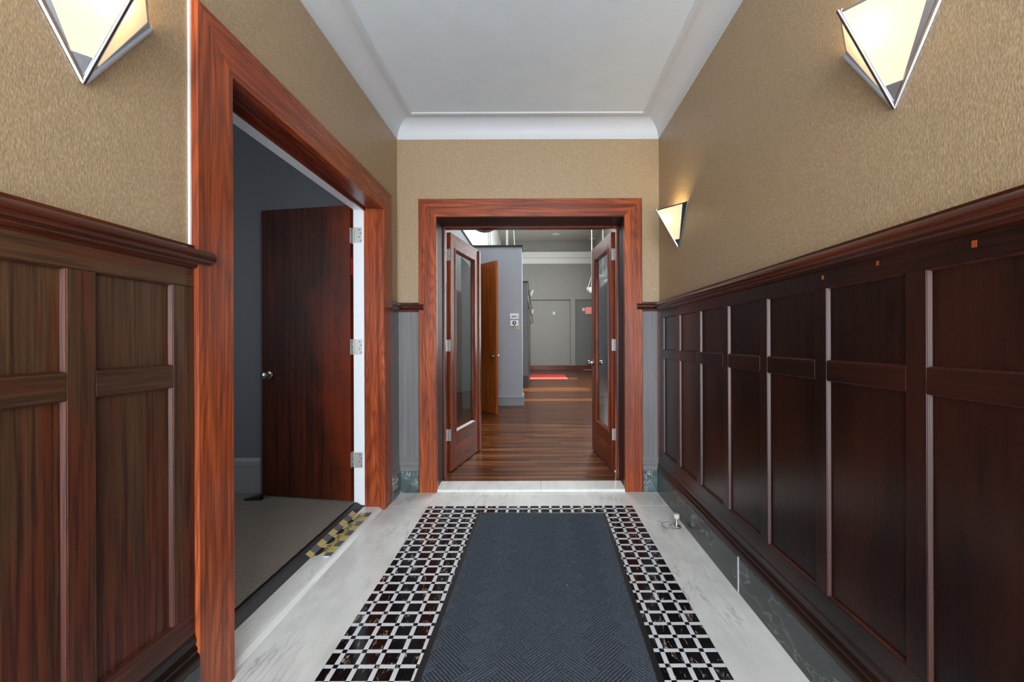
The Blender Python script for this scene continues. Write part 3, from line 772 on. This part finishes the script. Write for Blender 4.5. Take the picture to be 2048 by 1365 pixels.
# right wall with windows (out of frame) and a dark cased opening near the far end
rw = thing('wall_hall_right', 'grey right wall of the hall with tall windows', 'wall', (2.4, 10, 0), kind=S)
wins = [(8.14, 8.58), (9.75, 10.6), (12.75, 13.4)]
mb = MB(); prev = 3.6
for a_, b_ in wins:
    mb.box(2.4, 2.55, prev, a_, 0, HC); prev = b_
    mb.box(2.4, 2.55, a_, b_, 0, 0.7); mb.box(2.4, 2.55, a_, b_, 4.0, HC)
mb.box(2.4, 2.55, prev, 17.3, 0, HC)
part('wall_panel', mb, M['hwarm'], rw)
for i, (a_, b_) in enumerate(wins):
    wn = thing('window_%d' % (i+1), 'tall window in the right hall wall', 'window', (2.4, (a_+b_)/2, 0.7), kind=S, group='tall windows in the right hall wall')
    m_ = MB().box(2.42, 2.48, a_, a_+0.05, 0.7, 4.0).box(2.42, 2.48, b_-0.05, b_, 0.7, 4.0).box(2.42, 2.48, a_, b_, 0.7, 0.76).box(2.42, 2.48, a_, b_, 3.94, 4.0).box(2.42, 2.48, a_, b_, 2.3, 2.36)
    part('window_frame', m_, M['white_paint'], wn)
    part('pane', MB().box(2.448, 2.452, a_+0.05, b_-0.05, 0.76, 3.94), M['glass'], wn)
d6 = thing('door_6', 'dark cased opening with pale transom on the right of the hall', 'doorway', (2.4, 14.6, 0), kind=S)
part('casing', MB().box(2.33, 2.4, 13.7, 15.3, FZ, 3.12), wood('dark', 'z'), d6)
part('inner_panel', MB().box(2.325, 2.331, 13.85, 15.15, FZ, 2.98), M['blackp'], d6)
part('transom', MB().box(2.36, 2.4, 13.7, 15.3, 3.12, 3.62), M['wplast'], d6)
st('ground', 'paved ground outside the building', 'ground', MB().box(-12, 14, -12, 24, -0.2, -0.13), M['ground'])

# orange-brown slab door in the partition
hingeY, hx = 7.26, -1.15
ux, uy = (-0.64-hx), (6.687-hingeY); Lw = math.hypot(ux, uy)
d7 = slab_leaf('door_7', (hx, hingeY, 0.03), math.atan2(uy, ux), 1, Lw, 2.465, 'orange', 'tall orange-brown flush door ajar before the thermostat wall', 0.925, (0.35, 2.1))

# ================================================================== THINGS
# ------------------------------------------------------------------ entrance mat (herringbone ribbed pile, rubber border)
mat_w, mat_l, ang = 0.885, 1.83, R(-1.15)
far_c = Vector((0.0345, 2.915))
ux_ = Vector((math.cos(ang), math.sin(ang))); uy_ = Vector((-math.sin(ang), math.cos(ang)))
cen = far_c - uy_*mat_l/2
mt = thing('door_mat', 'charcoal herringbone-ribbed entrance mat with black rubber border on tiled floor', 'mat', (cen.x, cen.y, 0), local=True, rotz=ang)
bw = 0.026
border = MB()
bp2 = [(0, 0.0), (0, 0.0015), (bw*0.9, 0.0055), (bw, 0.0055), (bw, 0.0)]
hw_, hl_ = mat_w/2, mat_l/2
border.prism(bp2, lambda p, q, s_: (-hw_+p, s_, q), -hl_, hl_, fa=mit_p, fb=mit_n)
border.prism(bp2, lambda p, q, s_: (hw_-p, s_, q), -hl_, hl_, fa=mit_p, fb=mit_n)
border.prism(bp2, lambda p, q, s_: (s_, -hl_+p, q), -hw_, hw_, fa=mit_p, fb=mit_n)
border.prism(bp2, lambda p, q, s_: (s_, hl_-p, q), -hw_, hw_, fa=mit_p, fb=mit_n)
part('rubber_border', border, M['rubber'], mt)
res = 0.0022
nx = int((mat_w-2*bw)/res); ny = int((mat_l-2*bw)/res)
xs = np.linspace(-hw_+bw, hw_-bw, nx); ys = np.linspace(-hl_+bw, hl_-bw, ny)
Xg, Yg = np.meshgrid(xs, ys)
U = (Xg+Yg)/math.sqrt(2)+5.03; V = (-Xg+Yg)/math.sqrt(2)+5.01
cw = 0.085
ii = np.floor(U/cw).astype(int); jj = np.floor(V/cw).astype(int)
kk = (ii-jj) % 4
t_ = np.where(kk < 2, V, U)
pitch = cw/7
rib = 0.5-0.5*np.cos(2*np.pi*(t_/pitch))
rng = np.random.default_rng(3)
Z = 0.0035 + 0.0068*np.power(rib, 0.8) + rng.uniform(-0.0004, 0.0004, rib.shape)
Z[0, :] = Z[-1, :] = 0.002; Z[:, 0] = Z[:, -1] = 0.002
co = np.stack([Xg, Yg, Z], -1).reshape(-1, 3)
idx = np.arange(nx*ny).reshape(ny, nx)
q = np.stack([idx[:-1, :-1], idx[:-1, 1:], idx[1:, 1:], idx[1:, :-1]], -1).reshape(-1, 4)
me = bpy.data.meshes.new('pile'); me.vertices.add(len(co)); me.vertices.foreach_set('co', co.ravel())
me.loops.add(q.size); me.loops.foreach_set('vertex_index', q.ravel().astype(np.int32))
me.polygons.add(len(q)); me.polygons.foreach_set('loop_start', np.arange(0, q.size, 4, dtype=np.int32))
me.update(calc_edges=True); me.materials.append(M['mat']); me.polygons.foreach_set('use_smooth', [True]*len(q))
link('ribbed_pile', me, mt, 'blue-grey flecked ribbed pile', 'stuff')
part('backing', MB().box(-hw_+bw-0.001, hw_-bw+0.001, -hl_+bw-0.001, hl_-bw+0.001, 0.0, 0.0046), M['rubber'], mt, 'dark rubber backing, raised to put shade between the ribs')  # rubber backing set high, its black adds the groove shade
fl_ = MB()
for _ in range(46):
    x_, y_ = random.uniform(-0.39, 0.39), random.uniform(-0.1, 0.86); s_ = random.choice([0.0006, 0.0008, 0.001, 0.0016])
    fl_.lathe([(0, 0), (s_, s_*0.5), (s_, s_), (0, s_*1.6)], (x_, y_, 0.0085), (0, 0, 1), 6)
part('lint_speck', fl_, M['caulk'], mt, 'white specks on the pile', 'stuff')

# ------------------------------------------------------------------ warning tape
tb = thing('warning_tape', 'torn yellow and grey checked warning tape across side doorway threshold', 'tape', (-1.2, 2.58, 0.021))
TY0, TY1, TX0, TX1 = 2.29, 2.875, -1.262, -1.133
def tz(x):
    if x >= -1.236: return 0.0212
    if x <= -1.282: return 0.0535
    return 0.0212 + (-1.236-x)/(0.046)*0.033
def tpatch(x0, x1, y0, y1, mat, nm, jag=0.0):
    m_ = MB(); n = 4
    vs = []; fs = []
    for i in range(n+1):
        xx = x0+(x1-x0)*i/n
        j0 = random.uniform(-jag, jag); j1 = random.uniform(-jag, jag)
        vs += [(xx, y0+j0, tz(xx)), (xx, y1+j1, tz(xx)), (xx, y0+j0, tz(xx)+0.0006), (xx, y1+j1, tz(xx)+0.0006)]
    for i in range(n):
        a = i*4; b = a+4
        fs += [(a+2, b+2, b+3, a+3), (a, a+1, b+1, b), (a, b, b+2, a+2), (a+1, a+3, b+3, b+1)]
    fs += [(0, 2, 3, 1), (n*4, n*4+1, n*4+3, n*4+2)]
    m_.add(vs, fs); return part(nm, m_, mat, tb)
sq = 0.0675
k = 0; y = TY1
cols = ['tgrey', 'yellow']
xin0, xin1 = -1.172, -1.226
while y > TY0+0.005:
    y0 = max(y-sq, TY0)
    m1 = cols[k % 2]
    tpatch(TX1 - (0.0 if k else 0.0), xin0-0.0005, y0+0.0004, y-0.0004, M[m1], 'yellow_square' if m1 == 'yellow' else 'grey_square')
    m2 = cols[(k+1) % 2]
    tpatch(xin1+0.0005, TX0, y0+0.0004-0.012, y-0.0004-0.012, M[m2], 'yellow_square' if m2 == 'yellow' else 'grey_square')
    y -= sq; k += 1
tpatch(xin0, xin1+0.012, TY0+0.03, TY1-0.002, M['yellow'], 'text_band')
# torn dark patches along the carpet edge of the band
for (ya, yb_) in ((2.30, 2.385), (2.43, 2.51), (2.55, 2.625), (2.70, 2.76)):
    m_ = MB(); n = 9; top = []; bot = []
    for i in range(n+1):
        yy_ = ya+(yb_-ya)*i/n; wv = math.sin(math.pi*i/n)
        top.append((xin1-0.003 + 0.0, yy_, tz(xin1-0.003)+0.0011)); bx = xin1+0.012+0.016*wv+random.uniform(-0.003, 0.003)
        bot.append((bx, yy_, tz(bx)+0.0011))
    pts = top + bot[::-1]; m_.slab(pts, (0, 0, 1), 0.0007)
    part('tear', m_, M['ink'], tb, 'dark torn gap in the tape')
cu = bpy.data.curves.new('lettering', 'FONT'); cu.body = 'WATCH YOUR STEP'; cu.size = 0.052; cu.align_x = 'CENTER'; cu.align_y = 'CENTER'; cu.extrude = 0.0002
cu.space_character = 1.05
to = bpy.data.objects.new('tmp_text', cu); COL.objects.link(to)
bpy.context.view_layer.update()
dg = bpy.context.evaluated_depsgraph_get()
tm = bpy.data.meshes.new_from_object(to.evaluated_get(dg)); tm.name = 'lettering'
wdt = max(v.co.x for v in tm.vertices)-min(v.co.x for v in tm.vertices)
bpy.data.objects.remove(to)
tm.materials.clear(); tm.materials.append(M['ink'])
for v in tm.vertices: v.co.x *= 0.50/wdt; v.co.y *= 0.9; v.co.z += 0.0012
lt = link('lettering', tm, tb, 'black words WATCH YOUR STEP')
# text runs along +Y, letter tops towards -X
lt.rotation_euler = (0, 0, R(90)); lt.location = Vector((-1.193, 2.585, 0.0212)) - Vector((-1.2, 2.58, 0.021))
part('curled_end', MB().prism([(0, 0.022), (0.018, 0.0215), (0.03, 0.0245), (0.036, 0.031), (0.035, 0.0315), (0.029, 0.0252), (0.018, 0.0222), (0, 0.0227)], lambda p, q, s_: (s_, TY0-p*0.6+0.004, q), -1.165, -1.133), M['wplast'], tb, 'white curled underside at the loose end')

# ------------------------------------------------------------------ floor door stop
fs_ = thing('door_stop', 'short white rubber-tipped doorstop post on the marble by the right base', 'doorstop', (0.905, 2.70, 0))
part('post', MB().lathe([(0.019, 0), (0.019, 0.003), (0.010, 0.006), (0.0075, 0.012), (0.0075, 0.048), (0.012, 0.052)], (0.905, 2.70, 0), (0, 0, 1), 20), M['nickel'], fs_, smooth=True)
part('rubber_tip', MB().lathe([(0.0, 0.048), (0.016, 0.050), (0.0185, 0.056), (0.0185, 0.074), (0.016, 0.078), (0, 0.079)], (0.905, 2.70, 0), (0, 0, 1), 20), plain('cream_rubber', (196, 196, 186), 0.6), fs_, smooth=True)
ringm = MB()
for r_, cx, cy in ((0.056, 0.868, 2.705), (0.038, 0.892, 2.69), (0.030, 0.898, 2.695)):
    ringm.tube([(cx+r_*math.cos(a), cy+r_*math.sin(a)*0.95, 0.0014) for a in [2*math.pi*i/40 for i in range(41)]], 0.0013, 6, cap=False)
part('wire_ring', ringm, plain('dull_wire', (120, 112, 98), 0.4, 0.7), fs_, 'loops of dull wire round the foot', smooth=True)

# ------------------------------------------------------------------ wall sconces
def sconce(side, y0, label):
    X = XR if side > 0 else XL
    ins = -side
    t = thing('wall_sconce', label, 'wall lamp', (X, y0, 1.836), group='triangular chrome and glass wall sconces')
    T = Vector((X+ins*0.004, y0, 1.836)); A = Vector((X+ins*0.156, y0, 2.098))
    for sy in (-1, 1):
        W = Vector((X+ins*0.004, y0+sy*0.178, 2.098))
        P = lambda tt, ww: T + tt*((1-ww)*(A-T) + ww*(W-T))
        nrm = (A-T).cross(W-T); nrm.normalize()
        if nrm.dot(Vector((ins, sy, -0.5))) < 0: nrm = -nrm
        m_ = MB()
        wm = 0.84
        m_.slab([P(0, wm), P(1, wm), P(1, 1), P(0, 1)], nrm, 0.006)
        m_.slab([P(0, 0), P(0.21, 0), P(0.21, wm), P(0, wm)], nrm, 0.006)
        m_.slab([P(0.975, 0), P(1, 0), P(1, wm), P(0.975, wm)], nrm, 0.010)
        m_.slab([P(0.21, 0), P(0.975, 0), P(0.975, 0.035), P(0.21, 0.035)], nrm, 0.006)
        m_.tube([P(0.0, 1.0), P(1.0, 1.0)], 0.0075, 8)
        part('frame', m_, M['chrome'], t, 'polished chrome frame', bevel=0.0006)
        g_ = MB().slab([P(0.205, 0.03)-nrm*0.0015, P(0.98, 0.03)-nrm*0.0015, P(0.98, wm+0.01)-nrm*0.0015, P(0.205, wm+0.01)-nrm*0.0015], nrm, 0.003)
        part('glass_panel', g_, M['lglass'], t, 'glowing cream glass panel')
    sp = MB().tube([T - Vector((0, 0, 0.004)), A + Vector((ins*0.001, 0, 0.002))], 0.0056, 12)
    part('spine', sp, M['chrome'], t, 'chrome corner tube', smooth=True)
    part('back_plate', MB().box(X, X+ins*0.003, y0-0.03, y0+0.03, 1.93, 2.06), M['chrome'], t)
    part('bulb', MB().lathe([(0, -0.03), (0.014, -0.027), (0.019, -0.012), (0.0205, 0.0), (0.0185, 0.014), (0.010, 0.026), (0, 0.029)], (X+ins*0.068, y0, 2.045), (0, 0, 1), 16), M['bulb'], t, 'lit bulb', smooth=True)
sconce(1, 1.14, 'triangular chrome and cream glass sconce nearest on the right wall')
sconce(1, 2.866, 'small triangular glass sconce on the right wall near the end corner')
sconce(-1, 1.017, 'triangular chrome and cream glass sconce on the left wall beside doorway casing')

# ------------------------------------------------------------------ hall things
rg = thing('area_rug', 'small red rug on the oak floor far down the hall', 'rug', (0.45, 13.6, FZ))
part('pile', MB().box(-0.185, 0.98, 12.7, 14.6, FZ, FZ+0.012), M['rug'], rg, bevel=0.004)
part('binding', MB().box(-0.2, 0.995, 12.66, 12.7, FZ, FZ+0.010), plain('rug_binding', (150, 40, 34), 0.9), rg)

th = thing('thermostat', 'white wall thermostat with grey display, above the keyhole plate', 'thermostat', (-0.39, 7.64, 1.6))
hs_ = part('housing', MB().box(-0.476, -0.312, 7.615, 7.64, 1.598, 1.698), M['wplast'], th, bevel=0.01)
part('display', MB().box(-0.445, -0.355, 7.612, 7.616, 1.63, 1.672), M['lcd'], hs_)
part('button', MB().box(-0.338, -0.326, 7.612, 7.616, 1.63, 1.672), M['lcd'], hs_)
kp_ = thing('control_plate', 'square white wall plate with round black dial, below the thermostat', 'wall plate', (-0.39, 7.64, 1.47))
part('plate', MB().box(-0.47, -0.318, 7.628, 7.64, 1.478, 1.588), M['wplast'], kp_, bevel=0.003)
dl_ = part('dial', MB().lathe([(0, 0), (0.036, 0), (0.036, 0.008), (0.030, 0.012), (0, 0.012)], (-0.393, 7.628, 1.534), (0, -1, 0), 24), M['blackp'], kp_, smooth=True)
part('dial_mark', MB().box(-0.40, -0.383, 7.612, 7.616, 1.515, 1.553).box(-0.41, -0.37, 7.612, 7.616, 1.528, 1.54), M['wplast'], dl_)
single('tape_scrap', MB().box(-0.372, -0.292, 7.636, 7.64, 1.412, 1.475), M['green_tape'], 'scrap of pale green tape beside the dial plate', 'tape', bevel=0.001)

ex = thing('exit_sign', 'small lit red and white EXIT sign on the far hall wall', 'sign', (2.15, 17.12, 2.35))
part('housing', MB().box(2.02, 2.34, 17.07, 17.12, 2.29, 2.58), M['exitb'], ex, bevel=0.005)
cu = bpy.data.curves.new('exit', 'FONT'); cu.body = 'EXIT'; cu.size = 0.16; cu.align_x = 'CENTER'; cu.align_y = 'CENTER'; cu.extrude = 0.004
to = bpy.data.objects.new('tmp_text', cu); COL.objects.link(to); bpy.context.view_layer.update()
tm = bpy.data.meshes.new_from_object(to.evaluated_get(bpy.context.evaluated_depsgraph_get())); bpy.data.objects.remove(to)
tm.name = 'lettering'; tm.materials.clear(); tm.materials.append(M['exit'])
for v in tm.vertices: v.co.x *= 0.8; v.co.y *= 1.6
l2 = link('lettering', tm, ex, 'red letters EXIT'); l2.rotation_euler = (R(90), 0, 0); l2.location = Vector((2.18, 17.065, 2.435)) - Vector((2.15, 17.12, 2.35))
wb = thing('wall_box', 'small white box just left of the exit sign', 'wall box', (1.94, 17.12, 2.4))
part('housing', MB().box(1.895, 2.0, 17.08, 17.12, 2.42, 2.55), M['wplast'], wb, bevel=0.01)
wb = thing('wall_box', 'small white box alone in the middle of the far wall', 'wall box', (0.74, 17.14, 2.25))
part('housing', MB().box(0.69, 0.79, 17.09, 17.14, 2.26, 2.40), M['wplast'], wb, bevel=0.01)

def iron_sconce(x, y, z, label, flip=1):
    t = thing('bowl_sconce', label, 'wall lamp', (-0.192, y, z-0.25), group='upturned bowl sconces on the dark return wall')
    part('bowl', MB().lathe([(0.012, 0.0), (0.03, 0.006), (0.055, 0.04), (0.066, 0.09), (0.078, 0.13), (0.10, 0.16), (0.106, 0.168), (0.10, 0.168), (0.07, 0.13), (0.05, 0.05), (0, 0.012)], (x, y, z), (0, 0, 1), 24), M['bowlg'], t, 'grey frosted glass bowl', smooth=True)
    part('arm', MB().tube([(-0.192, y, z-0.26), (-0.16, y, z-0.30), (-0.10, y, z-0.30), (x+0.02, y, z-0.2), (x, y, z-0.08), (x, y, z+0.012)], [0.012]*5+[0.022], 8), M['iron'], t, 'dark curved iron arm', smooth=True)
    part('back_plate', MB().box(-0.192, -0.182, y-0.04, y+0.04, z-0.36, z-0.18), M['iron'], t, bevel=0.004)
iron_sconce(-0.162+0.01, 10.9, 2.36, 'nearer grey bowl sconce on the dark return wall')
iron_sconce(-0.162+0.02, 14.3, 2.12, 'farther grey bowl sconce on the dark return wall')

def pendant(x, y, z, r, label, mat, name='pendant_lamp', dep=0.45, tri=True):
    t = thing(name, label, 'pendant lamp', (x, y, z), group='white bowl pendants in the hall' if tri else None)
    prof = [(0, 0)] + [(r*math.sin(a), r*dep*(1-math.cos(a))/1.0) for a in [math.pi/2*i/8 for i in range(1, 9)]] + [(r*1.03, r*dep*1.04), (r*0.97, r*dep*1.04), (r*0.6, r*dep*0.5), (0, r*dep*0.2)]
    part('bowl', MB().lathe(prof, (x, y, z), (0, 0, 1), 28), mat, t, smooth=True)
    m_ = MB()
    for a in (0.3, 2.4, 4.5): m_.tube([(x+r*0.95*math.cos(a), y+r*0.95*math.sin(a), z+r*dep), (x, y, z+r*3.2)], 0.004, 6)
    m_.tube([(x, y, z+r*3.2), (x, y, HC)], 0.010, 8)
    part('hanger', m_, M['cable'], t)
pendant(1.475, 11.0, 2.47, 0.14, 'white bowl pendant just left of the right leaf', M['bowlw'], dep=0.9)
pendant(1.45, 9.0, 2.49, 0.15, 'white bowl pendant seen through the right leaf glass', M['bowlw'], dep=0.8)
pendant(-0.735, 6.0, 2.765, 0.23, 'large grey bowl pendant high above the left leaf', M['bowlg'], dep=0.95, tri=False)
for i, (pxx, top, kind, lab) in enumerate(((977.5, 977.5, 'dkcable', 'grey hanging cable, leftmost behind the block cap'), (981, 981, 'dkcable', 'grey hanging cable right beside the leftmost one'), (997, 997, 'dkcable', 'single grey hanging cable in the middle'),
                            (1013.5, 1013.5, 'cable', 'pale hanging cable, left one of the close pair'), (1016, 1016, 'cable', 'pale hanging cable, right one of the close pair'), (1031, 1024, 'cable', 'pale curved cable, rightmost over the block'))):
    yy_ = 9.0 + 0.08*i; x0 = (pxx-1072)/835*yy_; x1 = (top-1072)/835*yy_
    pts = [(x0 + (x1-x0)*s_*s_*2.2, yy_, 2.5 + (HC-2.5)*s_) for s_ in [j/10 for j in range(11)]]
    o = single('hanging_cable', MB().tube(pts, 0.008, 8), M[kind], lab, 'cable', group='cables hanging from the hall ceiling', smooth=True)
for (x_, y_, lab) in ((0.78, 15.9, 'small sprinkler head in the middle of the hall ceiling'), (2.28, 16.6, 'small sprinkler head by the top of the right leaf')):
    sp = thing('sprinkler_head', lab, 'sprinkler', (x_, y_, HC-0.1))
    part('flange', MB().lathe([(0, 0), (0.14, 0), (0.14, 0.012), (0.05, 0.03), (0, 0.03)], (x_, y_, HC), (0, 0, -1), 16), M['wplast'], sp, smooth=True)
    part('nozzle', MB().lathe([(0.02, 0.02), (0.025, 0.08), (0.06, 0.095), (0, 0.1)], (x_, y_, HC), (0, 0, -1), 12), M['nickel'], sp, smooth=True)
fv = thing('floor_vent', 'pale flat floor vent against the far baseboard', 'vent', (2.05, 16.9, FZ))
part('grille', MB().box(1.9, 2.3, 16.85, 16.98, FZ, FZ+0.012), M['exitb'], fv, bevel=0.003)

for o in bpy.data.objects:
    for k_ in ('_base', '_local'):
        if k_ in o.keys(): del o[k_]
